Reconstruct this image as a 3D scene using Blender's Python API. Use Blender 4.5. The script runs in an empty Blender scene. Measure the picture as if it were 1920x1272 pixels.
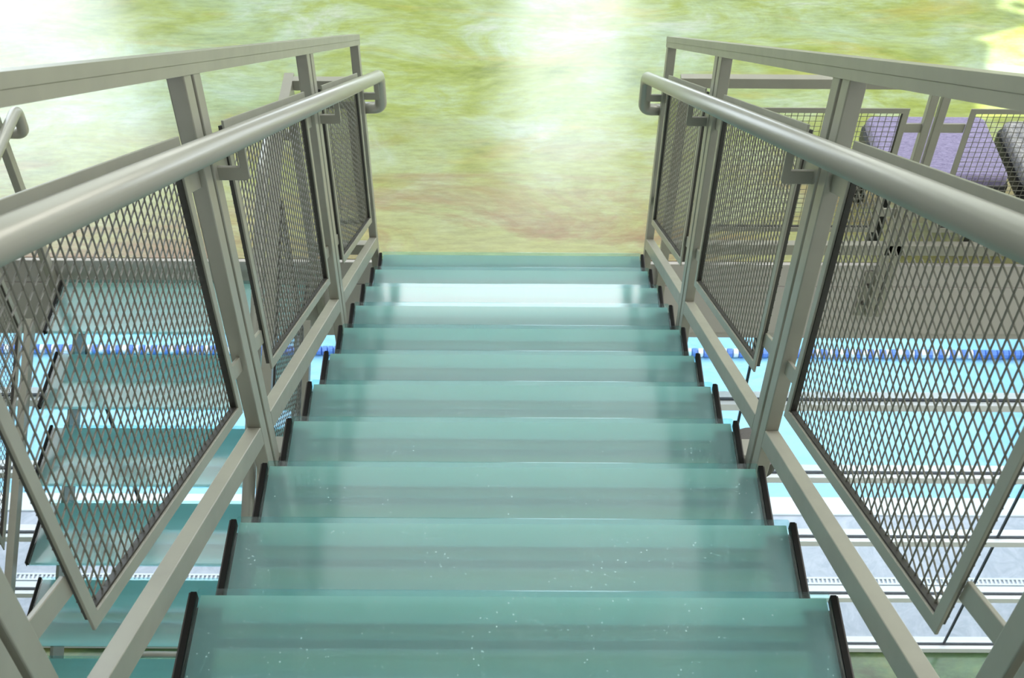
import bpy, bmesh, math, random
from mathutils import Vector, Matrix
random.seed(4)
SC = bpy.context.scene
COL = SC.collection
# ------------------------------------------------------------------ camera
CAM = (-0.01327, -1.19899, 1.92303)
PITCH, YAW, ROLL, FPX = 0.816119, 0.0048441, 0.0095945, 2349.51
def cam_axes():
    f = Vector((math.sin(YAW)*math.cos(PITCH), math.cos(YAW)*math.cos(PITCH), -math.sin(PITCH)))
    rt = Vector((math.cos(YAW), -math.sin(YAW), 0)); up = rt.cross(f)
    c, s = math.cos(ROLL), math.sin(ROLL)
    return c*rt+s*up, -s*rt+c*up, f
A, B, F_ = cam_axes()
cd = bpy.data.cameras.new('camera'); cam = bpy.data.objects.new('camera', cd); COL.objects.link(cam)
cd.sensor_width = 36; cd.lens = 36*FPX/1920; cd.clip_start = .05; cd.clip_end = 200
cam.matrix_world = Matrix(((A.x, B.x, -F_.x, CAM[0]), (A.y, B.y, -F_.y, CAM[1]), (A.z, B.z, -F_.z, CAM[2]), (0, 0, 0, 1)))
cd.dof.use_dof = True; cd.dof.focus_distance = 2.9; cd.dof.aperture_fstop = 14
SC.camera = cam
# ------------------------------------------------------------------ colour, world, lights
SC.view_settings.view_transform = 'Standard'; SC.view_settings.look = 'None'
SC.view_settings.gamma = 1; SC.view_settings.use_curve_mapping = False
SC.view_settings.exposure = 0.0
SC.cycles.use_denoising = True
SC.cycles.max_bounces = 10; SC.cycles.diffuse_bounces = 5; SC.cycles.glossy_bounces = 5
SC.cycles.transmission_bounces = 8; SC.cycles.transparent_max_bounces = 12
SC.cycles.caustics_reflective = False; SC.cycles.caustics_refractive = False
SC.cycles.sample_clamp_indirect = 6
W = bpy.data.worlds.new('sky'); SC.world = W; W.use_nodes = True
bg = W.node_tree.nodes['Background']; bg.inputs[0].default_value = (0.76, 0.87, 1.0, 1); bg.inputs[1].default_value = 4.8

def area(name, loc, rot, sx, sy, power, color=(1, 1, 1)):
    l = bpy.data.lights.new(name, 'AREA'); l.shape = 'RECTANGLE'; l.size = sx; l.size_y = sy
    l.energy = power; l.color = color
    o = bpy.data.objects.new(name, l); COL.objects.link(o); o.location = loc; o.rotation_euler = rot
    return o
CEIL = 4.3
area('ceiling_area_light', (4.6, 1.0, CEIL-.03), (0, 0, 0), 3.4, 9, 390, (1, .98, .96))  # added ceiling panel, main fill from the right
area('ceiling_area_light', (-4.8, 1.5, CEIL-.03), (0, 0, 0), 3.0, 8, 40, (.93, .97, 1))  # weak fill added on the left, under the closed ceiling
area('ceiling_area_light', (0, 7.85, CEIL-.03), (0, 0, 0), 3.2, .8, 115, (.95, .98, 1))
area('ceiling_area_light', (0, -2.2, CEIL-.03), (0, 0, 0), 4, 3, 30, (.95, 1, 1))  # added fill behind the camera, out of view
area('ceiling_area_light', (-4.3, 7.4, CEIL-.03), (0, 0, 0), 3.4, 3.0, 150, (.9, .96, 1))  # added so the second flight's treads pick up a pale sheen
area('ceiling_area_light', (0, 4.7, CEIL-.03), (0, 0, 0), 4.6, 3.9, 130, (.9, .97, 1))  # added over the stair for a sheen on the middle treads
area('pool_fill', (3.2, 6.0, -2.49), (0, 0, 0), 4, 5, 220, (.95, .98, 1))  # unseen fill added under the pool ceiling to brighten water and mullions
area('pool_fill', (-3.2, 6.0, -2.49), (0, 0, 0), 4, 5, 220, (.95, .98, 1))  # matching added fill for the left half of the pool
area('stairwell_fill', (3.5, -3.0, -2.0), (0, math.radians(20), 0), 3, 3, 70, (1, .98, .94))  # unseen fill, added to light the treads from below
area('low_fill', (0, -6.8, -3.4), (math.radians(110), 0, 0), 9, 3, 230, (.95, 1, 1))  # unseen panel added by the back wall as light under the treads
sl = bpy.data.lights.new('sun', 'SUN'); sl.energy = 14; sl.angle = math.radians(.45); sl.color = (1, .98, .95)
sun = bpy.data.objects.new('sun', sl); COL.objects.link(sun)
SUND = Vector((-0.80, -0.10, -0.72)).normalized()       # the way the light travels
sun.rotation_euler = SUND.to_track_quat('-Z', 'Y').to_euler()

# ------------------------------------------------------------------ helpers
def mat(name, color, rough=.5, metal=0., spec=.5, **k):
    m = bpy.data.materials.new(name); m.use_nodes = True
    b = m.node_tree.nodes['Principled BSDF']
    b.inputs['Base Color'].default_value = (*color, 1); b.inputs['Roughness'].default_value = rough
    b.inputs['Metallic'].default_value = metal; b.inputs['Specular IOR Level'].default_value = spec
    for kk, v in k.items(): b.inputs[kk.replace('_', ' ')].default_value = v
    return m
class N:
    def __init__(s, m): s.t = m.node_tree; s.b = s.t.nodes['Principled BSDF']
    def new(s, ty, **k):
        n = s.t.nodes.new(ty)
        for a, v in k.items():
            if hasattr(n, a): setattr(n, a, v)
            else: n.inputs[a.replace('_', ' ')].default_value = v
        return n
    def link(s, a, b): s.t.links.new(a, b)
    def coords(s, scale=(1, 1, 1), rot=(0, 0, 0)):
        g = s.new('ShaderNodeNewGeometry'); mp = s.new('ShaderNodeMapping')
        mp.inputs['Scale'].default_value = scale; mp.inputs['Rotation'].default_value = rot
        s.link(g.outputs['Position'], mp.inputs['Vector']); return mp.outputs[0]
    def noise(s, vec, sc, det=4, rough=.55, dist=0.):
        n = s.new('ShaderNodeTexNoise'); s.link(vec, n.inputs['Vector'])
        n.inputs['Scale'].default_value = sc; n.inputs['Detail'].default_value = det
        n.inputs['Roughness'].default_value = rough; n.inputs['Distortion'].default_value = dist
        return n.outputs['Fac']
    def ramp(s, fac, stops):
        r = s.new('ShaderNodeValToRGB'); s.link(fac, r.inputs[0]); e = r.color_ramp.elements
        while len(e) < len(stops): e.new(.5)
        for i, (p, c) in enumerate(stops):
            e[i].position = p; e[i].color = (*c, 1) if len(c) == 3 else c
        return r.outputs[0]
    def mix(s, fac, a, b, mode='MIX'):
        m = s.new('ShaderNodeMix'); m.data_type = 'RGBA'; m.blend_type = mode
        for so, v in ((m.inputs[0], fac), (m.inputs[6], a), (m.inputs[7], b)):
            if isinstance(v, (int, float)): so.default_value = v
            elif isinstance(v, tuple): so.default_value = (*v, 1)
            else: s.link(v, so)
        return m.outputs[2]
    def math(s, op, a, b=0.):
        m = s.new('ShaderNodeMath'); m.operation = op
        for so, v in ((m.inputs[0], a), (m.inputs[1], b)):
            if isinstance(v, (int, float)): so.default_value = v
            else: s.link(v, so)
        return m.outputs[0]
    def bump(s, h, st=.1, dist=.01):
        b = s.new('ShaderNodeBump'); b.inputs['Strength'].default_value = st; b.inputs['Distance'].default_value = dist
        s.link(h, b.inputs['Height']); s.link(b.outputs[0], s.b.inputs['Normal'])
    def col(s, c): s.link(c, s.b.inputs['Base Color'])
    def rgh(s, c): s.link(c, s.b.inputs['Roughness'])

# painted steel, satin warm grey with a faint orange peel
PAINT = mat('painted_steel', (.34, .325, .27), .36)
n = N(PAINT); v = n.coords()
n.col(n.mix(n.ramp(n.noise(v, 9, 5), [(.35, (0, 0, 0)), (.75, (1, 1, 1))]), (.35, .335, .28), (.31, .295, .25)))
n.bump(n.noise(v, 420, 2), .05, .001)
n.rgh(n.math('ADD', n.math('MULTIPLY', n.noise(v, 30, 3), .12), .30))
RAILM = mat('handrail_steel', (.42, .41, .36), .27, metal=.25)
n = N(RAILM); v = n.coords()
n.rgh(n.math('ADD', n.math('MULTIPLY', n.noise(v, 9, 3), .06), .26))
WIRE = mat('mesh_wire_paint', (.18, .17, .14), .38)
CHAN = mat('recess_shade_steel', (.05, .045, .04), .5)  # near-black puts the shade of the frame recess into the colour
RUBBER = mat('black_rubber', (.008, .007, .006), .75, spec=.25)
STEEL = mat('dark_bracket_steel', (.10, .09, .085), .45, metal=.3)
WHITE = mat('white_window_frame', (.88, .89, .92), .35)
FASC = mat('fascia_paint', (.55, .51, .48), .45)
n = N(FASC); v = n.coords(); n.col(n.mix(n.noise(v, 3, 4), (.57, .53, .50), (.51, .47, .44)))
WALL = mat('white_wall_paint', (.72, .72, .70), .8)
DARKW = mat('grey_wall_paint', (.34, .34, .33), .8)
BLACK = mat('black_plastic', (.015, .015, .016), .45)
GASK = mat('gasket_black', (.02, .025, .035), .5)

# stained concrete floor: green, olive, aqua and rust stain with a sealed, hazy shine
def concrete(name, stops, mid, ochre=1.0):
    m0 = mat(name, (.5, .55, .25), .2)
    n = N(m0); v = n.coords((.75, 1.25, 1)); v2 = n.coords((.35, 1.5, 1), (0, 0, .12)); v3 = n.coords()
    base = n.ramp(n.noise(v, 2.1, 10, .66, .6), stops)
    aqua = n.ramp(n.noise(v, 1.1, 7, .6, .3), [(.46, (0, 0, 0)), (.66, (1, 1, 1))])
    m_ = n.mix(n.math('MULTIPLY', aqua, .55), base, mid)
    och = n.ramp(n.noise(v2, 2.6, 6, .6, .6), [(.56, (0, 0, 0)), (.70, (1, 1, 1))])
    m_ = n.mix(n.math('MULTIPLY', och, .6*ochre), m_, (.55, .45, .10))
    sep = n.new('ShaderNodeSeparateXYZ'); n.link(v3, sep.inputs[0])
    near = n.new('ShaderNodeMapRange'); near.inputs[1].default_value = 4.1; near.inputs[2].default_value = 2.9
    n.link(sep.outputs[1], near.inputs[0])
    tan = n.math('MULTIPLY', near.outputs[0], .75*ochre)
    m_ = n.mix(tan, m_, (.53, .49, .22))
    rust = n.ramp(n.noise(v2, 2.0, 9, .7, .8), [(.47, (0, 0, 0)), (.60, (1, 1, 1))])
    m_ = n.mix(n.math('MULTIPLY', n.math('MULTIPLY', rust, near.outputs[0]), .95*ochre), m_, (.36, .19, .10))
    fine = n.ramp(n.noise(v2, 26, 6, .75), [(.28, (.55, .55, .54)), (.62, (.90, .89, .90))])
    m_ = n.mix(.8, m_, fine, 'MULTIPLY')
    speck = n.ramp(n.noise(v3, 70, 3, .8), [(.27, (.45, .42, .35)), (.31, (1, 1, 1))])
    m_ = n.mix(.7, m_, speck, 'MULTIPLY')
    n.col(m_)
    n.rgh(n.math('ADD', n.math('MULTIPLY', n.noise(v2, 5, 6, .7), .14), .14))
    n.bump(n.noise(v2, 14, 6, .7), .03, .004)
    n.b.inputs['Coat Weight'].default_value = 1 if ochre == 1 else .15; n.b.inputs['Coat IOR'].default_value = 1.62; n.b.inputs['Coat Roughness'].default_value = .2
    return m0
CONC = concrete('stained_concrete', [(.33, (.22, .28, .015)), (.42, (.34, .41, .07)), (.50, (.40, .48, .14)), (.58, (.46, .56, .29)), (.69, (.62, .66, .54))], (.46, .62, .53))
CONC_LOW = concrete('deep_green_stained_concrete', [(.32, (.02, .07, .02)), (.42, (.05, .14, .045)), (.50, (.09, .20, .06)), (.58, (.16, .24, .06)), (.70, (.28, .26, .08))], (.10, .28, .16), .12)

# laminated glass treads, frosted, with tiny bubbles
GLASS = mat('tread_glass', (.95, .98, .98), .6)          # clear tinted slab: see-through, glossy, dusty with tiny bubbles
n = N(GLASS); b = n.b
v = n.coords()
vo = n.new('ShaderNodeTexVoronoi'); vo.inputs['Scale'].default_value = 66; n.link(v, vo.inputs['Vector'])
dots = n.ramp(vo.outputs['Distance'], [(.07, (1, 1, 1)), (.12, (0, 0, 0))])
sel = n.ramp(n.noise(v, 9, 3), [(.40, (0, 0, 0)), (.62, (1, 1, 1))])
dust = n.ramp(n.noise(v, 5, 7, .7), [(.45, (0, 0, 0)), (.8, (1, 1, 1))])
dm = n.math('ADD', n.math('MULTIPLY', dust, .07), .02)
tr = n.new('ShaderNodeBsdfTransparent'); tr.inputs[0].default_value = (.77, .945, .955, 1)
gl = n.new('ShaderNodeBsdfGlossy'); gl.inputs['Roughness'].default_value = .12
fr = n.new('ShaderNodeFresnel'); fr.inputs[0].default_value = 1.62
ge = n.new('ShaderNodeNewGeometry')
ff = n.math('MULTIPLY', fr.outputs[0], n.math('SUBTRACT', 1.0, ge.outputs['Backfacing']))
m1 = n.new('ShaderNodeMixShader'); m2 = n.new('ShaderNodeMixShader')
n.link(n.math('MULTIPLY', dm, n.math('SUBTRACT', 1.0, ge.outputs['Backfacing'])), m1.inputs[0]); n.link(tr.outputs[0], m1.inputs[1]); n.link(b.outputs[0], m1.inputs[2])
n.link(ff, m2.inputs[0]); n.link(m1.outputs[0], m2.inputs[1]); n.link(gl.outputs[0], m2.inputs[2])
out_ = [q for q in n.t.nodes if q.type == 'OUTPUT_MATERIAL'][0]; n.link(m2.outputs[0], out_.inputs[0])
FILM = mat('frosted_film', (.60, .86, .84), .7)
n = N(FILM); v = n.coords((.25, 3, 1)); n.col(n.mix(n.noise(v, 4, 4), (.62, .86, .86), (.76, .95, .94)))
tl = n.new('ShaderNodeBsdfTranslucent'); tl.inputs[0].default_value = (.72, .98, .96, 1)
ms = n.new('ShaderNodeMixShader'); ms.inputs[0].default_value = .72
out_ = [q for q in n.t.nodes if q.type == 'OUTPUT_MATERIAL'][0]
v = n.coords(); vo = n.new('ShaderNodeTexVoronoi'); vo.inputs['Scale'].default_value = 75; n.link(v, vo.inputs['Vector'])
dots = n.ramp(vo.outputs['Distance'], [(.10, (1, 1, 1)), (.17, (0, 0, 0))])
sel = n.ramp(n.noise(v, 9, 3), [(.38, (0, 0, 0)), (.60, (1, 1, 1))])
dm = n.math('MULTIPLY', dots, sel)
n.link(n.math('SUBTRACT', .72, n.math('MULTIPLY', dm, .5)), ms.inputs[0])
n.col(n.mix(dm, n.mix(n.noise(n.coords((.25, 3, 1)), 4, 4), (.62, .86, .86), (.76, .95, .94)), (1, 1, 1)))
n.link(n.b.outputs[0], ms.inputs[1]); n.link(tl.outputs[0], ms.inputs[2]); n.link(ms.outputs[0], out_.inputs[0])
PANE = bpy.data.materials.new('clear_pane'); PANE.use_nodes = True
t = PANE.node_tree; t.nodes.clear()
o_ = t.nodes.new('ShaderNodeOutputMaterial'); mx = t.nodes.new('ShaderNodeMixShader'); tr = t.nodes.new('ShaderNodeBsdfTransparent'); gl = t.nodes.new('ShaderNodeBsdfGlossy')
fr = t.nodes.new('ShaderNodeFresnel'); fr.inputs[0].default_value = 1.45; gl.inputs['Roughness'].default_value = .02
tr.inputs[0].default_value = (.95, .98, .98, 1)
ge = t.nodes.new('ShaderNodeNewGeometry'); mm = t.nodes.new('ShaderNodeMath'); mm.operation = 'SUBTRACT'; mm.inputs[0].default_value = 1; t.links.new(ge.outputs['Backfacing'], mm.inputs[1])
m2 = t.nodes.new('ShaderNodeMath'); m2.operation = 'MULTIPLY'; t.links.new(mm.outputs[0], m2.inputs[0]); t.links.new(fr.outputs[0], m2.inputs[1]); t.links.new(m2.outputs[0], mx.inputs[0]); t.links.new(tr.outputs[0], mx.inputs[1]); t.links.new(gl.outputs[0], mx.inputs[2]); t.links.new(mx.outputs[0], o_.inputs[0])
WATER = mat('pool_water', (.26, .72, .88), .06)
n = N(WATER); v = n.coords((1, 1.6, 1))
n.bump(n.noise(v, 5, 5, .6, .4), .25, .05)
n.col(n.mix(n.noise(v, 3, 5, .7, .6), (.26, .56, .80), (.40, .69, .86)))
DECK = mat('pool_deck_concrete', (.5, .52, .58), .4)
n = N(DECK); v = n.coords(); n.col(n.mix(n.ramp(n.noise(v, 6, 8, .75, 1), [(.42, (0, 0, 0)), (.6, (1, 1, 1))]), (.44, .46, .54), (.56, .57, .65)))
TILE = mat('white_coping_tile', (.8, .82, .86), .25)
ROPEB = mat('blue_float_plastic', (.12, .24, .68), .35)
ROPEW = mat('white_float_plastic', (.85, .87, .9), .35)
PURP = mat('purple_fabric', (.20, .17, .33), .9); n = N(PURP); v = n.coords((1, 3, 1))
n.col(n.mix(n.ramp(n.noise(v, 30, 6, .8, 1.5), [(.35, (0, 0, 0)), (.65, (1, 1, 1))]), (.15, .125, .24), (.36, .31, .50)))
n.bump(n.noise(v, 60, 5), .3, .01); n.b.inputs['Sheen Weight'].default_value = .3
GREYF = mat('grey_fabric', (.3, .3, .33), .9); n = N(GREYF); v = n.coords()
n.col(n.mix(n.ramp(n.noise(v, 45, 6, .8, .8), [(.4, (0, 0, 0)), (.66, (1, 1, 1))]), (.17, .17, .20), (.50, .48, .46)))

def finish(bm, name, m, parent=None, bevel=0., smooth=False):
    bmesh.ops.recalc_face_normals(bm, faces=bm.faces)
    me = bpy.data.meshes.new(name); bm.to_mesh(me); bm.free()
    me.materials.append(m)
    if smooth:
        for p in me.polygons: p.use_smooth = True
    o = bpy.data.objects.new(name, me); COL.objects.link(o)
    if parent is not None: o.parent = parent; shift(o, parent)
    if bevel:
        bv = o.modifiers.new('bevel', 'BEVEL'); bv.width = bevel; bv.segments = 2; bv.limit_method = 'ANGLE'; bv.angle_limit = math.radians(40)
    return o
ROOTLOC = {}
def shift(o, parent):
    """meshes are written in world metres; move them into the parent's space"""
    off = Vector((0, 0, 0)); p = parent
    while p is not None: off += p.location; p = p.parent
    if off.length: o.data.transform(Matrix.Translation(-off))
def empty(name, loc, label=None, cat=None, group=None, kind=None):
    o = bpy.data.objects.new(name, None); COL.objects.link(o); o.location = loc; o.empty_display_size = .1
    return tag(o, label, cat, group, kind)
def tag(o, label=None, cat=None, group=None, kind=None):
    for k_, v_ in (('label', label), ('category', cat), ('group', group), ('kind', kind)):
        if v_: o[k_] = v_
    return o
def box(bm, x0, x1, y0, y1, z0, z1):
    vs = [bm.verts.new((x, y, z)) for x in (x0, x1) for y in (y0, y1) for z in (z0, z1)]
    for f in ((0, 1, 3, 2), (4, 6, 7, 5), (0, 4, 5, 1), (2, 3, 7, 6), (0, 2, 6, 4), (1, 5, 7, 3)): bm.faces.new([vs[i] for i in f])
def prism(bm, M, pts, w0, w1):
    """pts in (t, z) closed polygon, extruded across from w0 to w1; M maps (t, w, z) to the world"""
    a = [bm.verts.new(M(t_, w0, z_)) for t_, z_ in pts]; c = [bm.verts.new(M(t_, w1, z_)) for t_, z_ in pts]
    bm.faces.new(a); bm.faces.new(c[::-1]); k = len(pts)
    for i in range(k): bm.faces.new((a[i], a[(i+1) % k], c[(i+1) % k], c[i]))
def tube(bm, path, r, seg=20, caps=True):
    path = [Vector(p) for p in path]; rings = []
    d0 = (path[1]-path[0]).normalized(); ref = Vector((0, 0, 1)) if abs(d0.z) < .9 else Vector((1, 0, 0))
    u = d0.cross(ref).normalized()
    for i, p in enumerate(path):
        d = ((path[min(i+1, len(path)-1)]-p).normalized()+(p-path[max(i-1, 0)]).normalized())
        d = d.normalized() if d.length > 1e-6 else d0
        u = (u-d*u.dot(d)).normalized(); w = d.cross(u)
        rings.append([bm.verts.new(p+r*(math.cos(2*math.pi*k/seg)*u+math.sin(2*math.pi*k/seg)*w)) for k in range(seg)])
    for a_, b_ in zip(rings, rings[1:]):
        for k in range(seg): bm.faces.new((a_[k], a_[(k+1) % seg], b_[(k+1) % seg], b_[k]))
    if caps: bm.faces.new(rings[0]); bm.faces.new(rings[-1][::-1])
def elbowed(pts, rad, k=6):
    """polyline with its inner corners rounded"""
    pts = [Vector(p) for p in pts]; out = [pts[0]]
    for i in range(1, len(pts)-1):
        a_ = (pts[i-1]-pts[i]).normalized(); b_ = (pts[i+1]-pts[i]).normalized()
        if a_.dot(b_) < -.995: out.append(pts[i]); continue
        r_ = min(rad, (pts[i-1]-pts[i]).length*.48, (pts[i+1]-pts[i]).length*.48)
        p0, p1 = pts[i]+a_*r_, pts[i]+b_*r_
        for j in range(k+1):
            s = j/k; out.append(p0*(1-s)**2+pts[i]*2*s*(1-s)+p1*s*s)
    out.append(pts[-1]); return out

# ------------------------------------------------------------------ measures
RUN, RISE, WT = .28, .1778, 1.1207
SL = RISE/RUN
FL = -11*RISE                 # middle floor
LOWZ0 = -1.805                # nosing line of the lower flight at its t = 0 (y = 2.94)
LF = -5.51                    # lower floor
EDGE = 2.94

# ------------------------------------------------------------------ setting
def struct(name, boxes, m, label=None, bevel=0):
    bm = bmesh.new()
    for b_ in boxes: box(bm, *b_)
    return tag(finish(bm, name, m, None, bevel), label, None, None, 'structure')
X0, X1, Y0, Y1 = -8.0, 8.0, -7.0, 9.8
struct('floor', [(X0, X1, EDGE, Y1, FL-.12, FL)], CONC, 'green and ochre stained concrete floor at the foot of the glass stair')
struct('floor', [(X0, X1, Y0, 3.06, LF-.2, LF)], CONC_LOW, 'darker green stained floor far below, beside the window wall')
struct('floor', [(X0, X1, 3.06, 4.2, LF-.25, LF-.03)], DECK, 'pale concrete pool deck seen through the window wall')
struct('ceiling', [(X0, X1, Y0, Y1, CEIL, CEIL+.2)], WALL, 'hall ceiling')
struct('ceiling', [(X0, X1, 3.07, Y1+6, -2.46, -2.40)], WALL, 'ceiling over the pool')
# far wall with two tall windows
zt = 3.6
struct('wall_front', [(X0, X1, Y1, Y1+.2, zt, CEIL), (-3.9, 0.0, Y1, Y1+.2, FL, zt), (1.25, 6.2, Y1, Y1+.2, FL, zt)], DARKW, 'far wall')
for i, (a_, c_) in enumerate(((X0, -3.9), (0.0, 1.25), (6.2, X1)), 1):
    fo = struct('window_%d' % i, [(a_, a_+.05, Y1+.04, Y1+.14, FL, zt), (c_-.05, c_, Y1+.04, Y1+.14, FL, zt), (a_, c_, Y1+.04, Y1+.14, FL, FL+.06), (a_, c_, Y1+.04, Y1+.14, zt-.06, zt)], WHITE, 'tall window in the far wall')
struct('wall_left', [(X0-.2, X0, Y0, Y1+.2, LF-.2, CEIL)], DARKW, 'left wall')
struct('wall_back', [(X0, X1, Y0-.2, Y0, LF-.2, CEIL)], DARKW, 'back wall')
# right wall: unseen opening, its outline shaped to throw the sun patch on the floor
def on_wall(fx, fy):          # the wall point (y, z) whose sun ray lands on floor point fx, fy
    s = (X1-fx)/(-SUND.x); return fy-SUND.y*s, FL-SUND.z*s
zs = on_wall(5.6, 4)[1]
edge_ = [on_wall(*p) for p in ((2.36, 4.02), (2.53, 4.42), (2.62, 4.70), (2.54, 4.74), (2.86, 4.88), (3.05, 4.97), (2.86, 5.00), (2.76, 5.06), (2.84, 5.30), (2.80, 7.5))]
bm = bmesh.new()
yw0, yw1 = edge_[0][0], edge_[-1][0]
for b_ in ((X1, X1+.05, Y0, Y1+.2, LF-.2, zs), (X1, X1+.05, Y0, yw0, zs, 9), (X1, X1+.05, yw1, Y1+.2, zs, 9)): box(bm, *b_)
for (ya, za), (yb, zb) in zip(edge_, edge_[1:]):
    prism(bm, lambda t_, w, z: Vector((w, t_, z)), [(ya, za), (yb, zb), (yb, 9), (ya, 9)], X1, X1+.01)
a_, b_ = on_wall(2.84, 5.1), on_wall(3.6, 4.62)
prism(bm, lambda t_, w, z: Vector((w, t_, z)), [(a_[0]-.02, a_[1]), (b_[0]-.02, b_[1]), (b_[0]+.02, b_[1]), (a_[0]+.02, a_[1])], X1, X1+.05)  # strut added across the opening to put a dark line in the patch
tag(finish(bm, 'wall_right', WALL), 'right wall with an opening shaped to throw the sun patch', None, None, 'structure')
# pool hall
struct('wall_front', [(X0, X1, 15.8, 16, LF-1, -2.46)], WALL, 'far wall of the pool hall')
struct('wall_left', [(X0-.2, X0, Y1+.2, 16, LF-1, -2.46)], WALL, 'left wall of the pool hall')
struct('wall_right', [(X1, X1+.2, Y1+.2, 16, LF-1, -2.46)], WALL, 'right wall of the pool hall')
# slab edge
bm = bmesh.new()
box(bm, X0, X1, EDGE-.02, EDGE, -2.09, FL-.003); box(bm, X0, X1, EDGE-.014, EDGE, -2.10, -2.09); box(bm, X0, X1, EDGE-.02, EDGE, -2.405, -2.10)
box(bm, X0, X1, EDGE, EDGE+.12, -2.46, -2.39)
tag(finish(bm, 'trim_1', FASC, None, .002), 'beige steel fascia along the edge of the middle floor', None, None, 'structure')
# window wall under the slab edge
wr = tag(empty('window_4', (0, 3.0, LF)), 'glazed wall with white horizontal mullions in front of the pool', None, None, 'structure')
GY = 3.0
for i in range(5):
    zc = -2.985-.617*i
    bm = bmesh.new(); box(bm, X0, X1, GY+.008, GY+.055, zc-.05, zc); finish(bm, 'outer_mullion', WHITE, wr, .002)
    bm = bmesh.new(); box(bm, X0, X1, GY-.036, GY-.008, zc-.05, zc); finish(bm, 'mullion', WHITE, wr, .002)
    bm = bmesh.new(); box(bm, X0, X1, GY-.008, GY+.008, zc-.052, zc+.006); finish(bm, 'gasket', GASK, wr)
bm = bmesh.new(); box(bm, X0, X1, GY-.004, GY+.004, LF, -2.40); finish(bm, 'pane', PANE, wr)
for xv in (-3.75, -2.1, -.45, 1.2, 2.87, 4.5):
    bm = bmesh.new(); box(bm, xv-.006, xv+.006, GY-.007, GY+.007, LF, -2.40); finish(bm, 'joint', GASK, wr)

# ------------------------------------------------------------------ pool
pr = empty('swimming_pool', (0, 4.2, LF), 'bright blue swimming pool behind the window wall', 'pool')
bm = bmesh.new()
nx, ny = 8, 6
box(bm, X0+.02, X1-.02, 4.2, 15.78, LF-.4, LF-.07); finish(bm, 'water', WATER, pr)
bm = bmesh.new(); box(bm, X0+.02, X1-.02, 4.08, 4.24, LF-.09, LF-.015); finish(bm, 'coping', TILE, pr, .008)
gr = empty('drain_grate', (0, 3.53, LF-.03), 'narrow white slotted drain set in the pool deck', 'drain')
bm = bmesh.new()
for yy in (3.50, 3.545): box(bm, -5, 5, yy, yy+.012, LF-.028, LF-.018)
finish(bm, 'frame', TILE, gr)
bm = bmesh.new(); x = -5
while x < 5: box(bm, x, x+.014, 3.512, 3.545, LF-.028, LF-.020); x += .03
finish(bm, 'slats', TILE, gr)
rp = empty('lane_rope', (0, 5.66, LF-.03), 'blue and white lane rope floating across the pool', 'lane rope')
RY, RZ = 5.68, LF-.03
def float_mesh(wd):
    bm = bmesh.new(); sg = 10
    prof = [(-wd/2, .018), (-wd/2+.005, .037), (wd/2-.005, .037), (wd/2, .018)]
    rings = [[bm.verts.new((px, r_*math.cos(2*math.pi*k/sg), r_*math.sin(2*math.pi*k/sg))) for k in range(sg)] for px, r_ in prof]
    for a_, b_ in zip(rings, rings[1:]):
        for k in range(sg): bm.faces.new((a_[k], a_[(k+1) % sg], b_[(k+1) % sg], b_[k]))
    bm.faces.new(rings[0]); bm.faces.new(rings[-1][::-1]); return bm
def mk_float(m):
    bm = float_mesh(.046); bmesh.ops.recalc_face_normals(bm, faces=bm.faces)
    me = bpy.data.meshes.new('float'); bm.to_mesh(me); bm.free(); me.materials.append(m); return me
fw, fb = mk_float(ROPEW), mk_float(ROPEB)
xs = []; i = 0; x = -4.2
hid = bmesh.new(); cnt = 0
while x < 4.3:
    if (x < -2.05 or x > 1.25) and cnt < 100:
        o = bpy.data.objects.new('float', fw if i % 2 else fb); COL.objects.link(o); o.parent = rp
        o.location = Vector((x, RY, RZ))-rp.location; cnt += 1
    else:
        tb = float_mesh(.046)
        for v_ in tb.verts: v_.co += Vector((x, RY, RZ))
        tm = bpy.data.meshes.new('tmp'); tb.to_mesh(tm); tb.free(); hid.from_mesh(tm); bpy.data.meshes.remove(tm)
    x += .0475; i += 1
o = finish(hid, 'float', ROPEB, rp); tag(o, kind='stuff')
bm = bmesh.new(); tube(bm, [(-7.9, RY, RZ), (7.9, RY, RZ)], .006, 8); finish(bm, 'cable', GASK, rp)

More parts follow.
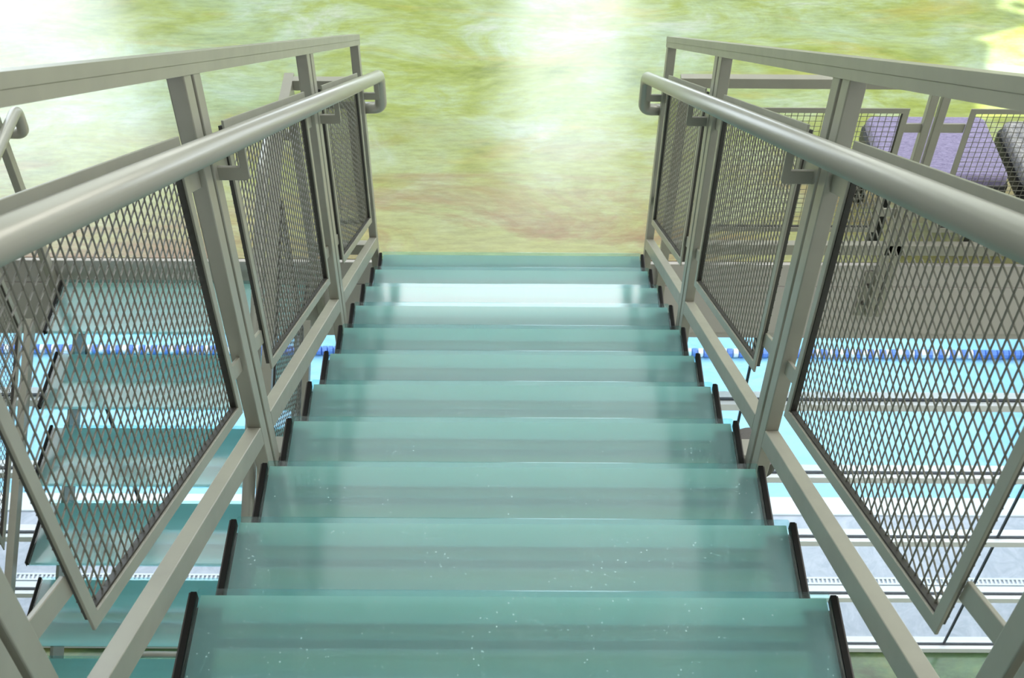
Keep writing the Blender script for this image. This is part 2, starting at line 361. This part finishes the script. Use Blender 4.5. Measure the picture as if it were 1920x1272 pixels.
# ------------------------------------------------------------------ stairs
def tread(parent, x0, x1, y0, y1, z, nose):      # nose = +1 when the free edge is at y1, -1 when at y0
    th = .020
    bm = bmesh.new(); box(bm, x0, x1, y0, y1, z-th, z)
    o = finish(bm, 'tread', GLASS, parent, .0045)
    bm = bmesh.new(); zb = z-.016
    q = [bm.verts.new(c) for c in ((x0+.004, y0+.004, zb), (x1-.004, y0+.004, zb), (x1-.004, y1-.006, zb), (x0+.004, y1-.006, zb))]; bm.faces.new(q)
    finish(bm, 'frosted_layer', FILM, o)
    for e in (-1, 1):
        xe = x0 if e < 0 else x1
        bm = bmesh.new()
        ya, yb = y0+.002, y1-.008
        if nose < 0: ya, yb = y0+.008, y1-.002
        a_, c_ = (xe-.011, xe-.0005) if e < 0 else (xe+.0005, xe+.011)
        box(bm, a_, c_, ya, yb, z-th-.004, z-.001)
        g = finish(bm, 'edge_seal', RUBBER, o)
        bm = bmesh.new()
        a2, c2 = (xe-.0145, xe-.0112) if e < 0 else (xe+.0112, xe+.0145)
        box(bm, a2, c2, ya, yb, z-th-.012, z-.004)
        b0, b1 = (xe-.0145, xe+.05) if e < 0 else (xe-.05, xe+.0145)
        box(bm, b0, b1, ya+.01, yb-.02, z-th-.009, z-th-.0005)
        finish(bm, 'support_angle', STEEL, o)
    # slim bars added under the glass to make dark bands along the nosing
    for dd, hw in ((.066, .007), (.104, .013), (.165, .005)):
        yc = (y1-dd) if nose > 0 else (y0+dd)
        bm = bmesh.new(); box(bm, x0+.05, x1-.05, yc-hw, yc+hw, z-th-.022, z-th-.0005)
        finish(bm, 'band_bar', STEEL, o)
    return o
def stringer(parent, M, w0, w1, t0, t1, zf, foot=None):
    bm = bmesh.new(); prism(bm, M, [(t0, zf(t0)-.275), (t1, zf(t1)-.275), (t1, zf(t1)-.44), (t0, zf(t0)-.44)], w0, w1)
    return finish(bm, 'stringer', PAINT, parent, .002)
HW = WT/2
st = empty('staircase', (0, EDGE, FL), 'glass stair descending away from the camera to the green floor', 'staircase')
for k in range(-5, 11): tread(st, -HW, HW, k*RUN-.33, k*RUN, -k*RISE, 1)
ZM = lambda t_: -SL*t_
for sx in (-1, 1):
    stringer(st, lambda t_, w, z, s=sx: Vector((s*(.50+w), t_, z)), 0, .014, -1.7, 2.92, ZM)
LX0, LX1 = -2.03, -.93
ls = empty('staircase', (-1.48, EDGE, FL), 'second glass stair at the left, dropping toward the camera behind the mesh', 'staircase')
for j in range(1, 20):
    yn = 2.56-.28*(j-1); z = -2.046-.1778*(j-1)
    tread(ls, LX0, LX1, yn, min(yn+.33, 2.915), z, -1)
ZL = lambda t_: LOWZ0-SL*t_
for xx in (LX0+.04, LX1-.054):
    stringer(ls, lambda t_, w, z, s=xx: Vector((s+w, EDGE-t_, z)), 0, .014, .02, 5.5, ZL)
# support columns under the flight
for sx, lab in ((-1, 'round steel column carrying the left side of the stair'), (1, 'round steel column with a dark collar carrying the right side of the stair')):
    c = empty('support_column', (sx*.70, 1.02, LF), lab, 'column')
    bm = bmesh.new(); tube(bm, [(sx*.70, 1.02, LF), (sx*.70, 1.02, -.93)], .032, 24); finish(bm, 'shaft', PAINT, c, 0, True)
    if sx > 0:
        bm = bmesh.new(); tube(bm, [(sx*.70, 1.06, -.99), (sx*.70, 1.06, -.93)], .075, 32); tube(bm, [(sx*.70, 1.06, -.93), (sx*.70, 1.06, -.915)], .05, 32)
        finish(bm, 'collar', STEEL, c, .003)
    else:
        bm = bmesh.new(); tube(bm, [(sx*.70, 1.02, -.95), (sx*.70, 1.02, -.92)], .04, 24); finish(bm, 'collar', PAINT, c, .003)
    bm = bmesh.new(); a_, b_ = sorted((sx*.50, sx*.72)); box(bm, a_, b_, .99, 1.05, -.92, -.88); finish(bm, 'bracket_arm', PAINT, c, .002)

# ------------------------------------------------------------------ railings
def wire_mesh(bm, M, t0, t1, h0, h1, zf, w, r=.0015, p=.0254, slope=SL):
    def rod(a_, b_):
        a_, b_ = Vector(a_), Vector(b_)
        if (b_-a_).length > .004: tube(bm, [a_, b_], r, 5, False)
    t_ = math.ceil(t0/p)*p
    while t_ < t1:
        rod(M(t_, w, zf(t_)+h0), M(t_, w, zf(t_)+h1)); t_ += p
    zmin, zmax = min(zf(t0), zf(t1))+h0, max(zf(t0), zf(t1))+h1
    z = math.ceil(zmin/p)*p
    while z < zmax:
        if slope:
            z00 = zf(0); ta, tb = (z00+h0-z)/slope, (z00+h1-z)/slope
            a_, b_ = max(t0, min(ta, tb)), min(t1, max(ta, tb))
        else: a_, b_ = t0, t1
        if b_ > a_: rod(M(a_, w-2*r, z), M(b_, w-2*r, z))
        z += p
def panel(parent, M, t0, t1, h0, h1, zf, slope=SL):
    """framed wire panel: mitred flat frame on the stair side, the mesh set back in it"""
    fw_ = .024; e = fw_*math.sqrt(1+slope*slope)
    out = [(t0, zf(t0)+h0), (t1, zf(t1)+h0), (t1, zf(t1)+h1), (t0, zf(t0)+h1)]
    inn = [(t0+fw_, zf(t0+fw_)+h0+e), (t1-fw_, zf(t1-fw_)+h0+e), (t1-fw_, zf(t1-fw_)+h1-e), (t0+fw_, zf(t0+fw_)+h1-e)]
    fr_ = empty_mesh = bmesh.new()
    w0, w1 = .007, .012
    L = [[bm_v for bm_v in (fr_.verts.new(M(t_, w, z_)) for t_, z_ in ring)] for ring in (out, inn) for w in (w0, w1)]
    o0, o1, i0, i1 = L
    for i in range(4):
        j = (i+1) % 4
        fr_.faces.new((o0[i], o0[j], i0[j], i0[i])); fr_.faces.new((o1[i], o1[j], i1[j], i1[i]))
        fr_.faces.new((o0[i], o0[j], o1[j], o1[i])); fr_.faces.new((i0[i], i0[j], i1[j], i1[i]))
    f = finish(fr_, 'panel_frame', PAINT, parent, .001)
    q = .021; e1 = q*math.sqrt(1+slope*slope); q2 = .027; e2 = q2*math.sqrt(1+slope*slope)
    ro = [(t0+q-.009, zf(t0+q-.009)+h0+e1*.6), (t1-q+.009, zf(t1-q+.009)+h0+e1*.6), (t1-q+.009, zf(t1-q+.009)+h1-e1*.6), (t0+q-.009, zf(t0+q-.009)+h1-e1*.6)]
    ri = [(t0+q2, zf(t0+q2)+h0+e2), (t1-q2, zf(t1-q2)+h0+e2), (t1-q2, zf(t1-q2)+h1-e2), (t0+q2, zf(t0+q2)+h1-e2)]
    cb = bmesh.new(); L = [[cb.verts.new(M(t_, w, z_)) for t_, z_ in ring] for ring in (ro, ri) for w in (-.004, .0068)]
    o0, o1, i0, i1 = L
    for i in range(4):
        j = (i+1) % 4
        cb.faces.new((o0[i], o0[j], i0[j], i0[i])); cb.faces.new((o1[i], o1[j], i1[j], i1[i]))
        cb.faces.new((o0[i], o0[j], o1[j], o1[i])); cb.faces.new((i0[i], i0[j], i1[j], i1[i]))
    finish(cb, 'mesh_channel', CHAN, f)
    bm = bmesh.new(); wire_mesh(bm, M, t0+.012, t1-.012, h0+.015, h1-.015, zf, -.001, slope=slope)
    finish(bm, 'wire_mesh', WIRE, f)
    return f
def post(parent, M, t0, t1, zf, top=1.046, low=-.30, half=.016):
    bm = bmesh.new(); prism(bm, M, [(t0, zf(t0)+low), (t1, zf(t1)+low), (t1, zf(t1)+top), (t0, zf(t0)+top)], -half, half)
    return finish(bm, 'post', PAINT, parent, .0025)
def bar(parent, M, pts, thick, w0, w1, name):
    """sloping flat bar whose top edge runs through pts (t, z)"""
    bm = bmesh.new(); prism(bm, M, pts+[(t_, z_-thick) for t_, z_ in reversed(pts)], w0, w1)
    return finish(bm, name, PAINT, parent, .002)
def tab(parent, M, t0, t1, zf, h, slope=SL):
    bm = bmesh.new(); hh = .022
    prism(bm, M, [(t0, zf(t0)+h-hh), (t1, zf(t1)+h-hh), (t1, zf(t1)+h+hh), (t0, zf(t0)+h+hh)], -.004, .004)
    finish(bm, 'mounting_tab', PAINT, parent, .0015)
def bracket(parent, M, t_, z_under):
    """L plate from the post's inner face to the underside of the handrail"""
    bm = bmesh.new()
    pts = [(.014, -.082), (.070, -.082), (.076, -.076), (.076, .0), (.060, .0), (.060, -.050), (.014, -.050)]
    a_ = [bm.verts.new(M(t_-.004, w, z_under+dz)) for w, dz in pts]; b_ = [bm.verts.new(M(t_+.004, w, z_under+dz)) for w, dz in pts]
    bm.faces.new(a_); bm.faces.new(b_[::-1])
    for i in range(len(pts)): bm.faces.new((a_[i], a_[(i+1) % 7], b_[(i+1) % 7], b_[i]))
    finish(bm, 'handrail_bracket', PAINT, parent, .0015)
HWOFF, HR_H, HR_R = .076, .905, .0235

def stair_rail(root, M, sx, zf, t_lo, posts, single, panels, t_end, low_end, handrail_path):
    # top rail: bar with a fine seam along it
    top0, top1 = (t_lo, zf(t_lo)+1.09), (t_end, zf(t_end)+1.09)
    bm = bmesh.new()
    prism(bm, M, [top0, top1, (top1[0], top1[1]-.0225), (top0[0], top0[1]-.0225)], -.019, .019)
    prism(bm, M, [(top0[0], top0[1]-.024), (top1[0], top1[1]-.024), (top1[0], top1[1]-.046), (top0[0], top0[1]-.046)], -.018, .018)
    prism(bm, M, [(top0[0], top0[1]-.0225), (top1[0], top1[1]-.0225), (top1[0], top1[1]-.024), (top0[0], top0[1]-.024)], -.0172, .0172)
    finish(bm, 'top_rail', PAINT, root)
    cuts = [t_lo]
    for p in posts:
        post(root, M, p-.051, p-.007, zf); post(root, M, p+.007, p+.051, zf)
        cuts += [p-.051, p+.051]
    for a_, b_ in single:
        post(root, M, a_, b_, zf, low=-.28); cuts += [a_]
    for a_, b_ in zip(cuts[::2], cuts[1::2]):
        if b_ > a_: bar(root, M, [(a_, zf(a_)+.083), (b_, zf(b_)+.083)], .060, -.016, .016, 'bottom_rail')
    allp = sorted([(p-.051, p+.051) for p in posts]+list(single))
    for a_, b_ in panels:
        panel(root, M, a_, b_, .185, .925, zf)
        lft = max((q for _, q in allp if q <= a_+.001), default=None); rgt = min((q for q, _ in allp if q >= b_-.001), default=None)
        for hh in (.30, .815):
            if lft is not None: tab(root, M, lft-.001, a_+.001, zf, hh)
            if rgt is not None: tab(root, M, b_-.001, rgt+.001, zf, hh)
    hr = bmesh.new(); tube(hr, elbowed(handrail_path, .035), HR_R, 28)
    finish(hr, 'handrail', RAILM, root, 0, True)
    for a_, b_ in allp:
        tq = b_-.015
        zt_ = zf(tq)+HR_H-HR_R*1.1
        bracket(root, M, tq, zt_)

for sx, lab in ((-1, 'steel railing with wire panels along the left side of the main glass stair'), (1, 'steel railing with wire panels along the right side of the main glass stair')):
    r_ = empty('stair_railing', (sx*.593, EDGE-.11, FL), lab, 'railing')
    M = lambda t_, w, z, s=sx: Vector((s*(.593-w), t_, z))
    e = 2.845
    hp = [M(-1.75, HWOFF, ZM(-1.75)+HR_H), M(e, HWOFF, ZM(e)+HR_H), M(e, HWOFF, ZM(e)+HR_H-.15), M(e, .012, ZM(e)+HR_H-.15)]
    stair_rail(r_, M, sx, ZM, -1.75, [-1.623, -.478, .667, 1.812], [(2.79, 2.834)], [(-1.45, -.60), (-.306, .53), (.82, 1.675), (1.955, 2.725)], 2.836, 2.79, hp)

# railings of the lower flight: level for the first tread, then down toward the camera
for xr, sx, lab in ((-.88, -1, 'steel railing between the two flights, beside the second stair'), (-2.08, 1, 'steel railing at the far left edge of the second stair')):
    r_ = empty('stair_railing', (xr, EDGE, FL), lab, 'railing')
    M = lambda t_, w, z, s=sx, x_=xr: Vector((x_+s*w, EDGE-t_, z))
    lt = .38
    hp = [M(.0, .012, ZL(lt)+HR_H-.12), M(.0, HWOFF, ZL(lt)+HR_H-.12), M(.0, HWOFF, ZL(lt)+HR_H), M(lt, HWOFF, ZL(lt)+HR_H), M(4.9, HWOFF, ZL(4.9)+HR_H)]
    # level piece of the top rail
    bm = bmesh.new(); zz = ZL(lt)+1.09
    prism(bm, M, [(.0, zz), (lt, zz), (lt, zz-.046), (.0, zz-.046)], -.019, .019); finish(bm, 'top_rail', PAINT, r_)
    stair_rail(r_, M, sx, ZL, lt, [1.40, 2.545, 3.69], [(4.80, 4.844)], [(.47, 1.26), (1.54, 2.40), (2.69, 3.55), (3.83, 4.69)], 4.846, 4.8, hp)
    post(r_, M, .03, .074, lambda t_: ZL(lt), low=-.30)
# short guard closing the gap between the flights
g = empty('guard_rail', (-.745, 2.90, FL), 'short guard joining the left stair railing to the railing of the second stair', 'railing')
M = lambda t_, w, z: Vector((t_, 2.90+w, z))
bar(g, M, [(-.861, -.955), (-.612, -.955)], .046, -.016, .016, 'top_rail')
bar(g, M, [(-.861, -1.82), (-.612, -1.82)], .06, -.016, .016, 'bottom_rail')
panel(g, M, -.845, -.63, -1.72+1.956, -1.07+1.956, lambda t_: FL, 0)

# guard along the slab edge, right of the stair
g = empty('guard_rail', (2.4, 2.90, FL), 'level guard rail with square wire panels along the slab edge at the right', 'railing')
M = lambda t_, w, z: Vector((t_, 2.895-w, z))
ZG = lambda t_: FL
bar(g, M, [(.655, -.928), (5.4, -.928)], .046, -.016, .016, 'top_rail')
bar(g, M, [(.70, -1.80), (5.4, -1.80)], .060, -.016, .016, 'bottom_rail')
gp = [1.69, 2.84, 3.99, 5.1]
for p in gp:
    for a_, b_ in ((p-.040, p-.007), (p+.007, p+.040)):
        bm = bmesh.new(); prism(bm, M, [(a_, -2.25), (b_, -2.25), (b_, -.972), (a_, -.972)], -.016, .016); finish(bm, 'post', PAINT, g, .0025)
    bm = bmesh.new(); prism(bm, M, [(p-.085, -2.27), (p-.038, -2.27), (p-.038, -1.99), (p-.085, -1.99)], -.022, -.014); bp = finish(bm, 'base_plate', PAINT, g, .001)
    for zb in (-2.07, -2.18):
        bm = bmesh.new(); tube(bm, [(p-.062, 2.912, zb), (p-.062, 2.895, zb)], .009, 6); finish(bm, 'bolt', STEEL, bp)
bm = bmesh.new(); prism(bm, M, [(.66, -2.25), (.70, -2.25), (.70, -.972), (.66, -.972)], -.016, .016); finish(bm, 'post', PAINT, g, .0025)
h0, h1 = -1.725-FL, -1.068-FL
edges = [(.79, 1.582)]+[(p+.135, q-.108) for p, q in zip(gp, gp[1:])]
for a_, b_ in edges: panel(g, M, a_, b_, h0, h1, ZG, 0)
for p in gp:
    for a_, b_ in ((p-.108, p-.040), (p+.040, p+.135)):
        tab(g, M, a_-.001, b_+.001, ZG, -1.17-FL, 0); tab(g, M, a_-.001, b_+.001, ZG, -1.62-FL, 0)

# ------------------------------------------------------------------ seats beyond the guard
def cushion(bm, x0, x1, y0, y1, z0, z1, r=.05):
    pts = []
    for cx, cy, a0 in ((x1-r, y1-r, 0), (x0+r, y1-r, 90), (x0+r, y0+r, 180), (x1-r, y0+r, 270)):
        for k in range(7):
            a_ = math.radians(a0+15*k); pts.append((cx, cy, math.cos(a_), math.sin(a_)))
    prof = [(r, z0), (r, z1-.02), (r-.006, z1-.008), (r-.02, z1)]
    rings = [[bm.verts.new((cx+rr*c_, cy+rr*s_, z)) for cx, cy, c_, s_ in pts] for rr, z in prof]
    for a_, b_ in zip(rings, rings[1:]):
        for k in range(len(pts)): bm.faces.new((a_[k], a_[(k+1) % len(pts)], b_[(k+1) % len(pts)], b_[k]))
    bm.faces.new(rings[0]); bm.faces.new(rings[-1][::-1])
def seat(x0, x1, y0, y1, zt, m, lab, cm):
    s_ = empty('stool', ((x0+x1)/2, (y0+y1)/2, FL), lab, 'stool')
    bm = bmesh.new(); cushion(bm, x0, x1, y0, y1, zt-.09, zt, .04); finish(bm, 'cushion', m, s_, 0, False)
    bm = bmesh.new(); cushion(bm, x0-.012, x1+.012, y0-.01, y1+.012, zt-.125, zt-.045, .045); finish(bm, 'seat_frame', BLACK, s_, .004)
    for xx in (x0+.02, x1-.07):
        for yy in (y0+.03, y1-.08):
            bm = bmesh.new(); box(bm, xx, xx+.05, yy, yy+.05, FL, zt-.12); finish(bm, 'leg', BLACK, s_, .004)
seat(1.60, 2.14, 2.99, 3.43, -1.5, PURP, 'stool with a purple fabric seat behind the right guard rail', None)
seat(2.21, 2.78, 2.99, 3.40, -1.5, GREYF, 'speckled grey stool at the right edge, next to the purple one', None)

# railing on the lower floor, glimpsed between the steps of the second stair
g = empty('floor_railing', (-1.6, 2.42, LF), 'small railing with a wire panel on the lower floor, at bottom left', 'railing')
M = lambda t_, w, z: Vector((t_, 2.42-w, z))
ZF = lambda t_: LF
bm = bmesh.new(); tube(bm, elbowed([(-2.45, 2.42, LF), (-2.45, 2.42, -4.78), (-2.12, 2.42, -4.60), (-.6, 2.42, -4.60), (-.6, 2.42, LF)], .05), .018, 16); finish(bm, 'top_rail', PAINT, g, 0, True)
panel(g, M, -2.36, -.68, .12, .80, ZF, 0)
for t_ in (-2.40, -1.5, -.62):
    bm = bmesh.new(); prism(bm, M, [(t_-.016, LF), (t_+.016, LF), (t_+.016, -4.80 if t_ < -2 else -4.61), (t_-.016, -4.80 if t_ < -2 else -4.61)], -.016, -.008) if t_ == -1.5 else tube(bm, [M(t_, 0, LF), M(t_, 0, -4.80)], .006, 8)
    finish(bm, 'post', PAINT, g)
for a_, b_ in ((-2.45, -2.36), (-.68, -.60)): tab(g, M, a_, b_, ZF, .45, 0)
